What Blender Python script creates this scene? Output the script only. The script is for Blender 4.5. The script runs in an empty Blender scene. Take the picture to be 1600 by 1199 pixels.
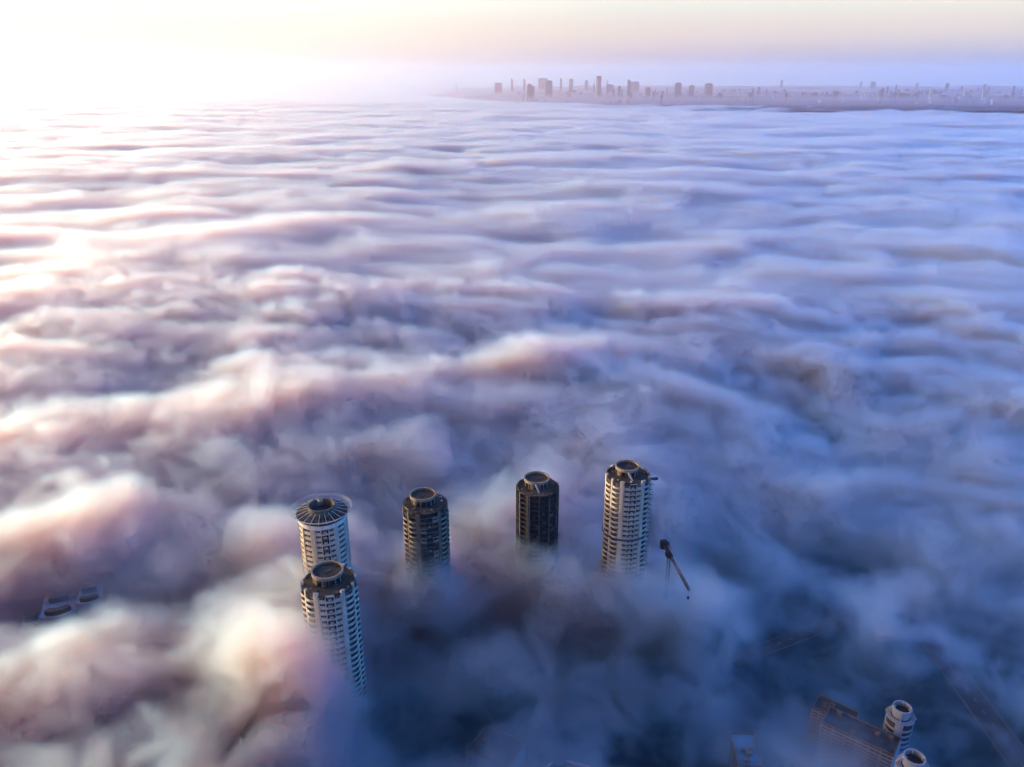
import bpy, math, random
from mathutils import Vector
R = math.radians
sc = bpy.context.scene
COL = sc.collection
rnd = random.Random(7)

# ------------------------------------------------------------------ camera
PITCH = R(21.3)
CAM_Z = 330.0
FOC = 28 / 36 * 1600
cd = bpy.data.cameras.new('camera')
cam = bpy.data.objects.new('camera', cd)
COL.objects.link(cam)
sc.camera = cam
cd.lens = 28; cd.sensor_width = 36; cd.clip_start = 1; cd.clip_end = 200000
cam.location = (0, 0, CAM_Z)
cam.rotation_euler = (R(90) - PITCH, 0, 0)

def P(u, v, z):
    """place where the ray through photo point (u, v) meets height z"""
    a = (u - 800) / FOC; b = (v - 599.5) / FOC
    dy = math.cos(PITCH) - b * math.sin(PITCH)
    dz = -math.sin(PITCH) - b * math.cos(PITCH)
    t = (z - CAM_Z) / dz
    return Vector((a * t, dy * t, z))

def PD(u, v, y):
    """point on the ray at forward distance y"""
    a = (u - 800) / FOC; b = (v - 599.5) / FOC
    dy = math.cos(PITCH) - b * math.sin(PITCH)
    dz = -math.sin(PITCH) - b * math.cos(PITCH)
    t = y / dy
    return Vector((a * t, y, CAM_Z + dz * t))

# ------------------------------------------------------------------ light
SUN_AZ, SUN_EL = R(-72), R(5.5)
sd = Vector((math.sin(SUN_AZ) * math.cos(SUN_EL), math.cos(SUN_AZ) * math.cos(SUN_EL), math.sin(SUN_EL)))
ld = bpy.data.lights.new('sun', 'SUN'); ld.energy = 5.0; ld.angle = R(.6); ld.color = (1, .86, .62)
lo = bpy.data.objects.new('sun', ld); COL.objects.link(lo)
lo.rotation_euler = sd.to_track_quat('Z', 'Y').to_euler(); lo.location = (-400, 100, 400)

w = bpy.data.worlds.new('World'); sc.world = w; w.use_nodes = True
nt = w.node_tree; nt.nodes.clear()
N = nt.nodes.new; L = nt.links.new
wo = N('ShaderNodeOutputWorld')
sk = N('ShaderNodeTexSky'); sk.sky_type = 'NISHITA'; sk.sun_disc = False
sk.sun_elevation = SUN_EL; sk.sun_rotation = SUN_AZ; sk.dust_density = 1.5
def wm(op, a, b=None, c=None, clamp=False):
    x = N('ShaderNodeMath'); x.operation = op; x.use_clamp = clamp
    for i, v in enumerate((a, b, c)):
        if v is None: continue
        if isinstance(v, (int, float)): x.inputs[i].default_value = v
        else: L(v, x.inputs[i])
    return x.outputs[0]
def smooth(v, lo_, hi_):
    x = N('ShaderNodeMapRange'); x.interpolation_type = 'SMOOTHSTEP'
    L(v, x.inputs[0]); x.inputs[1].default_value = lo_; x.inputs[2].default_value = hi_
    return x.outputs[0]
def mixc(f, a, b):
    x = N('ShaderNodeMix'); x.data_type = 'RGBA'
    if isinstance(f, float): x.inputs[0].default_value = f
    else: L(f, x.inputs[0])
    for i, v in ((6, a), (7, b)):
        if isinstance(v, tuple): x.inputs[i].default_value = (*v, 1)
        else: L(v, x.inputs[i])
    return x.outputs[2]
tc = N('ShaderNodeTexCoord')
sep = N('ShaderNodeSeparateXYZ'); L(tc.outputs['Generated'], sep.inputs[0])
dot = N('ShaderNodeVectorMath'); dot.operation = 'DOT_PRODUCT'; L(tc.outputs['Generated'], dot.inputs[0])
dot.inputs[1].default_value = (math.sin(SUN_AZ), math.cos(SUN_AZ), 0)
sw = smooth(dot.outputs['Value'], .58, 1.0)
s = smooth(dot.outputs['Value'], -.25, .92)            # 1 towards the sun
el = sep.outputs['Z']
haze = mixc(smooth(s, .25, .85), (0.436, 0.316, 0.406), (0.767, 0.617, 0.556))       # horizon band
mid = mixc(smooth(s, .25, .85), (0.677, 0.549, 0.526), (0.865, 0.752, 0.692))
high = mixc(smooth(s, .2, .8), (0.707, 0.744, 0.722), (0.940, 0.902, 0.850))
xb = smooth(sep.outputs['X'], -.3, .8)
top = mixc(xb, (.17, .15, .28), (.0, .26, 1.1))            # blue overhead sky
c1 = mixc(smooth(el, -.002, .042), haze, mid)
c2 = mixc(smooth(el, .03, .095), c1, high)
fr = smooth(sep.outputs['Y'], .35, .8)
xr = smooth(sep.outputs['X'], -.1, .6)
c2 = mixc(fr, mixc(xr, (.44, .34, .28), (.0, .24, .8)), c2)
shoulder = mixc(sw, mixc(xr, (.16, .20, .42), (.0, .64, 2.9)), (10.5, 7.4, 5.1))
c3 = mixc(smooth(el, .10, .18), c2, shoulder)
c3 = mixc(smooth(el, .20, .50), c3, top)
low = mixc(sw, (.0, .13, .34), (.45, .32, .3))
c3 = mixc(smooth(el, -.01, -.12), c3, low)
bg1 = N('ShaderNodeBackground'); L(c3, bg1.inputs[0]); bg1.inputs[1].default_value = 1.15
bg2 = N('ShaderNodeBackground'); L(sk.outputs[0], bg2.inputs[0]); bg2.inputs[1].default_value = .05
ad = N('ShaderNodeAddShader'); L(bg1.outputs[0], ad.inputs[0]); L(bg2.outputs[0], ad.inputs[1])
L(ad.outputs[0], wo.inputs[0])

# ------------------------------------------------------------------ materials
MATS = {}
def mat(name, col, rough=.8, var=.25, scale=.35, col2=None, metal=0, streak=False, spec=.3):
    m = bpy.data.materials.new(name); m.use_nodes = True; t = m.node_tree
    b = t.nodes['Principled BSDF']; b.inputs['Roughness'].default_value = rough; b.inputs['Metallic'].default_value = metal
    b.inputs['Specular IOR Level'].default_value = spec
    g = t.nodes.new('ShaderNodeNewGeometry')
    vm = t.nodes.new('ShaderNodeVectorMath'); vm.operation = 'MULTIPLY'
    vm.inputs[1].default_value = (scale, scale, scale * (.15 if streak else 1))
    t.links.new(g.outputs['Position'], vm.inputs[0])
    n = t.nodes.new('ShaderNodeTexNoise'); n.inputs['Scale'].default_value = 1; n.inputs['Detail'].default_value = 6; n.inputs['Roughness'].default_value = .65
    t.links.new(vm.outputs[0], n.inputs['Vector'])
    r = t.nodes.new('ShaderNodeValToRGB'); r.color_ramp.elements[0].position = .35; r.color_ramp.elements[1].position = .65
    c2 = col2 or tuple(c * (1 - var) for c in col)
    r.color_ramp.elements[0].color = (*c2, 1); r.color_ramp.elements[1].color = (*col, 1)
    t.links.new(n.outputs[0], r.inputs[0]); t.links.new(r.outputs[0], b.inputs['Base Color'])
    MATS[name] = m
    return m
white = mat('white_panel', (.64, .54, .40), var=.38, scale=.5, streak=True)
crown = mat('crown_panel', (.74, .67, .56), var=.25, scale=.5, streak=True)
conc = mat('raw_concrete', (.21, .165, .115), var=.45, scale=.6)
pale = mat('pale_concrete', (.36, .28, .19), var=.35, scale=.5, streak=True)
dark = mat('dark_concrete', (.07, .062, .055), var=.5, scale=.4)
slabm = mat('slab_concrete', (.19, .165, .135), var=.45, scale=.5)
roofm = mat('roof_screed', (.10, .075, .05), rough=.9, scale=.22, col2=(.05, .04, .03))
roofd = mat('roof_dark', (.075, .075, .075), rough=.85, scale=.3, var=.5)
brick = mat('block_infill', (.20, .14, .09), var=.4, scale=1.2)
glass = mat('window_glass', (.03, .033, .04), rough=.12, var=.4, scale=.3, spec=.6)
steel = mat('painted_steel', (.10, .10, .11), rough=.5, var=.3, scale=1)
pales = mat('galvanised_steel', (.62, .58, .52), rough=.45, var=.2, scale=1)
rust = mat('crane_paint', (.11, .05, .03), rough=.6, var=.4, scale=1)
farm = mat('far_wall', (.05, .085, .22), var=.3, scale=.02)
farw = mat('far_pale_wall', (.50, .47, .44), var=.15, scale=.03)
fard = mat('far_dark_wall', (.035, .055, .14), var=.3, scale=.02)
bluer = mat('blue_sheet_roof', (.10, .24, .36), var=.2, scale=.1)
facade = mat('grey_facade', (.36, .38, .40), var=.2, scale=.2, streak=True)
grndm = mat('ground_soil', (.022, .050, .062), rough=.95, scale=.012, col2=(.008, .026, .034))
asph = mat('asphalt', (.05, .05, .052), rough=.9, scale=.2, var=.2)
linem = mat('road_paint', (.7, .7, .68), var=.1, scale=1)
kerbm = mat('kerb_stone', (.3, .29, .27), var=.2, scale=1)
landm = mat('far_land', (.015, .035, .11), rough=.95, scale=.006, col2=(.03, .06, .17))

# ------------------------------------------------------------------ mesh builder
class MB:
    def __init__(s): s.v = []; s.f = []; s.m = []; s.mats = []
    def mi(s, m):
        if m not in s.mats: s.mats.append(m)
        return s.mats.index(m)
    def poly(s, pts, faces, m):
        b = len(s.v); s.v += [tuple(p) for p in pts]; i = s.mi(m)
        for f in faces: s.f.append(tuple(b + k for k in f)); s.m.append(i)
    def box(s, x0, x1, y0, y1, z0, z1, m):
        s.poly([(x0, y0, z0), (x1, y0, z0), (x1, y1, z0), (x0, y1, z0), (x0, y0, z1), (x1, y0, z1), (x1, y1, z1), (x0, y1, z1)],
               [(3, 2, 1, 0), (4, 5, 6, 7), (0, 1, 5, 4), (1, 2, 6, 5), (2, 3, 7, 6), (3, 0, 4, 7)], m)
    def bar(s, a, b, t, m, t2=None):
        a = Vector(a); b = Vector(b); d = b - a
        if d.length < 1e-6: return
        q = d.to_track_quat('Z', 'Y'); t2 = t2 or t
        X = q @ Vector((1, 0, 0)); Y = q @ Vector((0, 1, 0)); h = t / 2; k = t2 / 2
        pts = [a + X * i * h + Y * j * k for i, j in ((-1, -1), (1, -1), (1, 1), (-1, 1))]
        pts += [p + d for p in pts]
        s.poly(pts, [(3, 2, 1, 0), (4, 5, 6, 7), (0, 1, 5, 4), (1, 2, 6, 5), (2, 3, 7, 6), (3, 0, 4, 7)], m)
    def arc(s, a0, a1, r0, r1, z0, z1, m, step=4, zb=None, rtop=None):
        """curved block between angles (degrees, 0 faces -y, growing to +x)"""
        n = max(1, int(round(abs(a1 - a0) / step)))
        pts = []
        for i in range(n + 1):
            a = R(a0 + (a1 - a0) * i / n); sx, cy = math.sin(a), -math.cos(a)
            rr = r1 if rtop is None else rtop
            pts += [(r0 * sx, r0 * cy, z0), (r1 * sx, r1 * cy, z0), (rr * sx, rr * cy, z1), (r0 * sx, r0 * cy, z1)]
        fs = []
        for i in range(n):
            p = 4 * i; q = p + 4
            fs += [(p, p + 1, q + 1, q)[::-1], (p + 1, p + 2, q + 2, q + 1)[::-1], (p + 2, p + 3, q + 3, q + 2)[::-1], (p + 3, p, q, q + 3)[::-1]]
        closed = abs(a1 - a0) >= 359.9
        if not closed: fs += [(0, 1, 2, 3), (4 * n + 3, 4 * n + 2, 4 * n + 1, 4 * n)]
        s.poly(pts, fs, m)
    def disc(s, r, z0, z1, m, n=72, pts2=None):
        p2 = pts2 or [(r * math.sin(2 * math.pi * i / n), -r * math.cos(2 * math.pi * i / n)) for i in range(n)]
        n = len(p2)
        pts = [(x, y, z0) for x, y in p2] + [(x, y, z1) for x, y in p2]
        s.poly(pts, [tuple(range(n))[::-1], tuple(range(n, 2 * n))] + [(i, (i + 1) % n, n + (i + 1) % n, n + i) for i in range(n)], m)
    def mesh(s, name):
        me = bpy.data.meshes.new(name); me.from_pydata(s.v, [], s.f)
        for m in s.mats: me.materials.append(m)
        me.polygons.foreach_set('material_index', s.m); me.update()
        return me
    def build(s, name, parent=None, loc=None, rz=None):
        o = bpy.data.objects.new(name, s.mesh(name)); COL.objects.link(o)
        if parent: o.parent = parent
        if loc is not None: o.location = loc
        if rz is not None: o.rotation_euler = (0, 0, rz)
        return o
def thing(name, label, cat, loc=(0, 0, 0), rz=0, group=None):
    o = bpy.data.objects.new(name, None); COL.objects.link(o); o.location = loc; o.rotation_euler = (0, 0, rz)
    o['label'] = label; o['category'] = cat
    if group: o['group'] = group
    return o
def tag(o, label, cat=None, group=None, kind=None):
    if label: o['label'] = label
    if cat: o['category'] = cat
    if group: o['group'] = group
    if kind: o['kind'] = kind
    return o
def cp(o, parent, z=None):
    c = o.copy(); COL.objects.link(c); c.parent = parent
    if z is not None: c.location.z = z
    return c

# ------------------------------------------------------------------ round towers
RAD = 13.0
FH = 3.3
def layout():
    """(kind, a0, a1) all round, three times 120 degrees, centred on a flat window group"""
    out = []
    for k in range(3):
        a = k * 120 - 33
        for kind, wd in (('pil', 6), ('win', 15), ('glz', 18), ('win', 15), ('pil', 9), ('bal', 25), ('pil', 5), ('bal', 22), ('pil', 5)):
            out.append((kind, a, a + wd)); a += wd
    return out
def win_mesh(a0, a1, kind, style, frame):
    m = MB()
    if kind == 'win':
        r = RAD - .35; z0, z1 = 1.15, 2.65; n = 3; a0 += 1.6; a1 -= 1.6
    elif kind == 'glz':
        r = RAD - .9; z0, z1 = .12, 3.1; n = 4; a0 += .4; a1 -= .4
    else:
        r = RAD - .6; z0, z1 = 1.2, 3.0; n = 5; a0 += .3; a1 -= .3
    m.arc(a0, a1, r - .12, r, z0, z1, glass)
    for i in range(n + 1):
        a = a0 + (a1 - a0) * i / n
        m.arc(a - .28, a + .28, r, r + .12, z0, z1, frame, 1)
    m.arc(a0, a1, r + .002, r + .1, z1 - .12, z1 + .004, frame)
    m.arc(a0, a1, r + .002, r + .1, z0 - .004, z0 + .12, frame)
    if kind == 'glz': m.arc(a0 + 5, a1 - 5, r + .004, r + .13, z0 + .2, z0 + 1.1, frame)
    return m
def bal_mesh(a0, a1, wallm):
    m = MB()
    # outward-bulging balcony front, highest bulge in the middle of the bay
    n = 8; pts = []
    for i in range(n + 1):
        t = i / n; a = R(a0 + (a1 - a0) * t); rr = RAD + .15 + .75 * math.sin(math.pi * t) ** .7
        sx, cy = math.sin(a), -math.cos(a)
        pts += [((rr - .2) * sx, (rr - .2) * cy, -.25), (rr * sx, rr * cy, -.25), (rr * sx, rr * cy, 1.15), ((rr - .2) * sx, (rr - .2) * cy, 1.15)]
        pts += [((RAD - .9) * sx, (RAD - .9) * cy, -.26), ((RAD - .9) * sx, (RAD - .9) * cy, -.02), ((rr - .19) * sx, (rr - .19) * cy, -.02), ((rr - .19) * sx, (rr - .19) * cy, -.26)]
    fs = []
    for i in range(n):
        p = 8 * i; q = p + 8
        for k in range(4): fs.append((p + k, q + k, q + (k + 1) % 4, p + (k + 1) % 4))
        for k in range(4): fs.append((p + 4 + k, q + 4 + k, q + 4 + (k + 1) % 4, p + 4 + (k + 1) % 4))
    m.poly(pts, fs, wallm)
    return m

wconc = mat('dark_frame_concrete', (.15, .135, .12), var=.5, scale=.6)  # darker concrete tones, used only for the bare frame tower
wslab = mat('dark_slab_concrete', (.09, .08, .07), var=.45, scale=.5)
def tower(name, label, loc, rz, top, style):
    root = thing(name, label, 'tower', (loc.x, loc.y, 0), rz, 'round residential towers rising through the fog')
    LAY = layout()
    nf = int(top / FH); z_first = top - nf * FH
    panel = {'white': white, 'crown': white, 'patch': pale, 'frame': wconc}[style]
    slabx = wslab if style == 'frame' else slabm
    # core and slabs
    m = MB(); m.arc(0, 360, 5.5, RAD - 1.6, 0, top - .5, dark, 6)
    if style == 'frame':
        for a in range(0, 360, 30): m.arc(a, a + 1.6, RAD - 1.6, RAD - .6, 0, top - .6, dark, 1)
    m.build('core_wall', root)
    m = MB()
    for i in range(nf): m.arc(0, 360, RAD - 2, RAD + (.25 if style == 'frame' else -.15), z_first + i * FH - .26, z_first + i * FH - .01, slabx, 6)
    o = m.build('floor_slab', root); o['label'] = 'stack of concrete floor slabs showing between the bays'
    # walls of the window bays
    m = MB(); loose = MB()
    for bi, (k, a0, a1) in enumerate(LAY):
        if k == 'win' and style != 'frame':
            for i in range(nf):
                z = z_first + i * FH
                if style == 'patch' and (i < nf - 6 and rnd.random() < .25 or i == nf - 1 or rnd.random() < .12): continue
                mm = panel if (style != 'patch' or rnd.random() < .6) else brick
                m.arc(a0, a1, RAD - .5, RAD - .06, z, z + 1.14, mm)
                m.arc(a0, a1, RAD - .5, RAD - .06, z + 2.66, z + FH - .27, mm)
                m.arc(a0, a0 + 1.6, RAD - .5, RAD - .06, z + 1.141, z + 2.659, mm, 2)
                m.arc(a1 - 1.6, a1, RAD - .5, RAD - .06, z + 1.141, z + 2.659, mm, 2)
                m.arc(a0, a1, RAD - .5, RAD - .04, z + FH - .268, z + FH - .002, mm)
        if style == 'patch' and m.v: m.build('facade_wall', root); m = MB()
        if k == 'glz' and style in ('white', 'crown'):
            for i in range(nf):
                z = z_first + i * FH
                if style == 'white' or i % 2 == 0: m.arc(a0, a1, RAD - .5, RAD + .02, z + FH - .5, z + FH + .45, panel)
    n_inf = 0
    if style == 'frame':
        for bi, (k, a0, a1) in enumerate(LAY):
            for i in range(nf - 1, -1, -1):
                if rnd.random() < .35:
                    z = z_first + i * FH; u = rnd.uniform(.15, .6)
                    if z < 48 or n_inf >= 98: continue
                    n_inf += 1; m = MB(); m.arc(a0 + (a1 - a0) * .1, a0 + (a1 - a0) * (u + .3), RAD - 1.3, RAD - .9, z, z + rnd.choice((1.1, 2.2, FH - .3)), brick if rnd.random() < .5 else dark, 4)
                    m.build('infill_panel', root)
        m = MB()
    if m.v: m.build('facade_wall', root)
    # pilasters, each its own part
    for bi, (k, a0, a1) in enumerate(LAY):
        if k != 'pil': continue
        m = MB()
        if style == 'frame': c = (a0 + a1) / 2; m.arc(c - 1.4, c + 1.4, RAD - 1.0, RAD + .35, 0, top - .3, panel, 2)
        else:
            m.arc(a0, a1, RAD - .9, RAD + .35, 0, top + (1.6 if style == 'white' else -.3), panel if style != 'patch' else conc, 3)
        m.build('pilaster', root)
    if style == 'frame':
        for bi, (k, a0, a1) in enumerate(LAY):
            if k == 'glz':
                c = (a0 + a1) / 2; m = MB(); m.arc(c - 1.2, c + 1.2, RAD - 1.0, RAD + .3, 0, top - .3, panel, 2); m.build('pilaster', root)
    # windows and balconies: meshes built once per bay, copied floor by floor
    vis = math.degrees(math.atan2(-loc.x, loc.y)) - math.degrees(rz)      # local angle that faces the viewer (0 faces -y)
    def facing(a):
        d = (a + math.degrees(rz) * 1 - math.degrees(math.atan2(-loc.x, loc.y))) % 360
        return min(d, 360 - d) < 84
    n_part = {'window': 0, 'balcony': 0}
    rest = {'window': MB(), 'balcony': MB()}
    cache = {}
    for i in range(nf - 1, -1, -1):
        z = z_first + i * FH
        for bi, (k, a0, a1) in enumerate(LAY):
            if k == 'pil': continue
            jobs = []
            if style in ('white', 'crown'):
                jobs = ['window'] + (['balcony'] if k == 'bal' and style == 'white' else [])
            elif style == 'patch':
                if k == 'bal' and i < nf - 1: jobs = ['balcony'] + (['window'] if (bi + i) % 3 else [])
                elif k != 'bal' and (bi * 5 + i * 3) % 7 < 3 and i < nf - 1: jobs = ['window']
            elif style == 'frame': jobs = []
            for what in jobs:
                key = (what, bi)
                if key not in cache:
                    b = bal_mesh(a0, a1, panel) if what == 'balcony' else win_mesh(a0, a1, 'win' if (k == 'bal' and style == 'crown') else k, style, panel)
                    cache[key] = (b, b.mesh(what))
                b, me = cache[key]
                if facing((a0 + a1) / 2) and n_part[what] < 98 and z > 30:
                    o = bpy.data.objects.new(what, me); COL.objects.link(o); o.parent = root; o.location.z = z
                    n_part[what] += 1
                else:
                    rest[what].poly([(x, y, zz + z) for x, y, zz in b.v], [], panel)
                    base = len(rest[what].v) - len(b.v)
                    for f, mi in zip(b.f, b.m):
                        rest[what].f.append(tuple(base + q for q in f)); rest[what].m.append(rest[what].mi(b.mats[mi]))
            if style == 'crown' and k == 'bal':
                pass
    if style == 'crown':
        m = MB()
        for bi, (k, a0, a1) in enumerate(LAY):
            if k != 'bal': continue
            for i in range(nf):
                z = z_first + i * FH
                m.arc(a0, a1, RAD - .5, RAD - .06, z, z + 1.14, panel)
                m.arc(a0, a1, RAD - .5, RAD - .06, z + 2.66, z + FH - .27, panel)
                m.arc(a0, a0 + 1.6, RAD - .5, RAD - .06, z + 1.141, z + 2.659, panel, 2)
                m.arc(a1 - 1.6, a1, RAD - .5, RAD - .06, z + 1.141, z + 2.659, panel, 2)
                m.arc(a0, a1, RAD - .5, RAD - .04, z + FH - .268, z + FH - .002, panel)
        m.build('side_wall', root)
    for what, b in rest.items():
        if b.v:
            o = b.build(what, root); o['kind'] = 'stuff'; o['label'] = 'remaining %s rows round the back and down in the fog' % what
    return root

def faceted(r, n, jitter=.35, seed=1):
    q = random.Random(seed); pts = []
    for i in range(n):
        a = 2 * math.pi * i / n; rr = r + q.uniform(-jitter, jitter)
        pts.append((rr * math.sin(a), -rr * math.cos(a)))
    return pts

def ring_roof(root, top, off, seed, stair=True, rr=7.2, parapet=None, clutter=True):
    """flat roof slab with a raised ring-shaped penthouse drum"""
    q = random.Random(seed)
    m = MB(); m.disc(0, top - .45, top, roofm, pts2=faceted(RAD + .15, 24, .3, seed))
    # upstand kerb fragments and patches
    for k in range(10):
        a = q.uniform(0, 360); wd = q.uniform(12, 30)
        m.arc(a, a + wd, RAD - .75, RAD - .4, top + .002, top + q.uniform(.4, 1.1), conc if k % 2 else dark, 5)
    m.build('roof', root)
    ox, oy = off
    m = MB()
    # drum wall below the ring: columns and recessed dark wall
    m.arc(0, 360, rr - 2.6, rr - 2.2, top + .01, top + 3.7, dark, 8)
    for k in range(14):
        a = k * 360 / 14; m.arc(a, a + 3.2, rr - .75, rr - .15, top + .01, top + 3.6, pale if k % 3 else conc, 3)
    for k in range(4):
        a = q.uniform(0, 360); m.arc(a, a + 18, rr - .7, rr - .45, top + .012, top + 3.58, conc, 5)
    pent = m.build('penthouse', root, (ox, oy, 0))
    m = MB(); m.arc(0, 360, rr - .45, rr + .1, top + 3.6, top + 5.1, pale, 4)
    m.arc(0, 360, rr - .6, rr + .25, top + 5.102, top + 5.3, pale, 4)
    m.build('parapet_ring', pent)
    m = MB(); m.disc(rr - .47, top + 3.7, top + 4.0, roofm, 48)
    h = q.uniform(-1, 1); m.box(-1.5 + h, 1.7 + h, -1.2, 1.6, top + 4.003, top + 4.25, roofd)
    for k in range(5):
        x, y = q.uniform(-4, 4), q.uniform(-4, 4); t = q.uniform(.4, 1.2); m.box(x, x + t * 2, y, y + t * .5, top + 4.004, top + 4.1 + q.uniform(0, .3), conc if k % 2 else roofd)
    m.build('ring_floor', pent)
    if stair:
        m = MB(); sx, sy = ox + .3, oy - rr - .2
        m.poly([(sx - 2.6, sy + .6, top + 4.6), (sx - 1.6, sy + .6, top + 4.6), (sx + .2, sy - 3.0, top + .05), (sx - .8, sy - 3.0, top + .05),
                (sx - 2.6, sy + .6, top + 4.0), (sx - 1.6, sy + .6, top + 4.0), (sx + .2, sy - 2.4, top + .02), (sx - .8, sy - 2.4, top + .02)],
               [(0, 3, 2, 1), (4, 5, 6, 7), (0, 1, 5, 4), (1, 2, 6, 5), (3, 7, 6, 2), (0, 4, 7, 3)], pales)
        m.build('stair_flight', root)
    if clutter:
        m = MB()
        for k in range(26):
            a = q.uniform(0, 6.28); r = q.uniform(9.2, 12.6); x, y = r * math.sin(a), r * math.cos(a)
            if (x - ox) ** 2 + (y - oy) ** 2 < (rr + 1) ** 2: continue
            t = q.uniform(.3, 1.1); m.box(x, x + t, y, y + t * q.uniform(.4, 2), top + .004, top + q.uniform(.15, .9), q.choice((conc, pales, dark, roofd, brick)))
        for k in range(7):
            a = q.uniform(0, 360); m.arc(a, a + .6, RAD - .5, RAD - .2, top + .004, top + q.uniform(1, 2.6), steel, 1)
        m.build('roof_debris', root)

T = {}
spots = {'T1': (503, 799, 105), 'T2': (514, 908, 99), 'T3': (664, 786, 93), 'T4': (840, 760, 92), 'T5': (981, 742, 107)}
def place(k): u, v, z = spots[k]; return P(u, v, z), z
def face(loc, extra): return math.atan2(-loc.x, loc.y) + R(extra)

l, z = place('T1')
t1 = tower('round_tower', 'white round tower with spoked roof crown and thin wire hoops around it', l, face(l, 5), z - 4, 'crown')
top = z - 4
m = MB(); m.arc(0, 360, RAD - .7, RAD + .1, top - .3, top + 2.0, crown, 4); m.build('crown_band', t1)
m = MB(); m.arc(0, 360, 7.0, RAD - 1.1, top - .2, top + 3.3, dark, 6); m.build('recessed_storey', t1)
m = MB(); m.arc(0, 360, 6.0, RAD + .9, top + 3.3, top + 3.7, roofm, 3)
for k in range(40):
    a = k * 9 + rnd.uniform(-2, 2); r0 = rnd.uniform(8, 11); m.arc(a, a + rnd.uniform(2, 6), r0, r0 + rnd.uniform(.6, 2.6), top + 3.703, top + 3.8 + rnd.uniform(0, .35), rnd.choice((conc, roofd, slabm)), 3)
m.build('roof', t1)
for k in range(40):
    a = R(k * 9 + 3); m = MB(); sx, cy = math.sin(a), -math.cos(a)
    m.bar((7.4 * sx, 7.4 * cy, top + 6.3), (14.9 * sx, 14.9 * cy, top + 4.05), .28, pales if k % 2 == 0 else conc)
    m.build('roof_beam', t1)
m = MB()
m.arc(12, 166, 6.7, 7.3, top + 3.704, top + 8.2, conc, 4); m.arc(194, 372, 6.7, 7.3, top + 3.704, top + 8.2, conc, 4)
m.arc(166.1, 193.9, 6.8, 7.25, top + 3.705, top + 6.4, pale, 4)
m.build('drum_wall', t1)
m = MB(); m.disc(6.72, top + 3.2, top + 3.9, roofd, 48); m.build('drum_floor', t1)
for rr, zz in ((15.7, 5.2), (16.3, 6.0)):
    m = MB(); m.arc(0, 360, rr, rr + .2, top + zz, top + zz + .2, pales, 3); m.build('wire_hoop', t1)
for k in range(12):
    a = R(k * 30 + 8); sx, cy = math.sin(a), -math.cos(a); m = MB()
    m.bar((14.6 * sx, 14.6 * cy, top + 3.8), (15.8 * sx, 15.8 * cy, top + 5.25), .1, steel); m.bar((15.8 * sx, 15.8 * cy, top + 5.3), (16.4 * sx, 16.4 * cy, top + 6.1), .09, steel); m.build('hoop_bracket', t1)

l, z = place('T2')
t2 = tower('round_tower', 'nearest round tower, pale facade and brown flat roof with raised ring', l, face(l, 1), z, 'white')
ring_roof(t2, z, (-.3, 2.2), 3, stair=False, rr=7.6)
l, z = place('T3')
t3 = tower('round_tower', 'brownish half clad round tower just left of the bare frame one', l, face(l, 12), z, 'patch')
ring_roof(t3, z, (-.6, 2.2), 9, stair=False, rr=7.6)
l, z = place('T4')
t4 = tower('round_tower', 'bare grey concrete frame of a round tower with no cladding and slim pilasters', l, face(l, 8), z, 'frame')
ring_roof(t4, z, (-.3, 2.2), 14, rr=7.7)
l, z = place('T5')
t5 = tower('round_tower', 'tallest showing round tower, rightmost, striped white balconies and bright left edge', l, face(l, 20), z, 'white')
ring_roof(t5, z, (.2, 2.2), 22, rr=7.0)
for zz in (z - 9 * FH - 8, z - 17 * FH - 8):
    m = MB(); m.arc(0, 360, RAD + .36, RAD + .8, zz, zz + 1.0, steel, 5); m.build('cradle_belt', t5)
for k in range(20):
    zz = z - k * FH - 1.5
    for a in (62, 74, 88):
        m = MB(); sx, cy = math.sin(R(a)), -math.cos(R(a)); m.bar((RAD * sx, RAD * cy, zz), ((RAD + 2.6) * sx, (RAD + 2.6) * cy, zz + rnd.uniform(.2, 1)), .22, steel)
        m.build('safety_bracket', t5)
m = MB(); m.box(14.6, 17.6, -4, -2.4, z - 3.2, z - 2.0, steel); m.bar((11, -3, z - 2.4), (15, -3.2, z - 2.4), .5, steel); m.build('hoist_platform', t5)
# suspended work cradle on the near tower
m = MB(); a = 33
sx, cy = math.sin(R(a)), -math.cos(R(a)); m.arc(28, 46, RAD + .7, RAD + 1.5, z - 42, z - 41, steel, 4); m.bar(((RAD + 1) * sx, (RAD + 1) * cy, z - 41), ((RAD + 1) * sx, (RAD + 1) * cy, z - 5), .06, steel)
m.build('work_cradle', t2)

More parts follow.
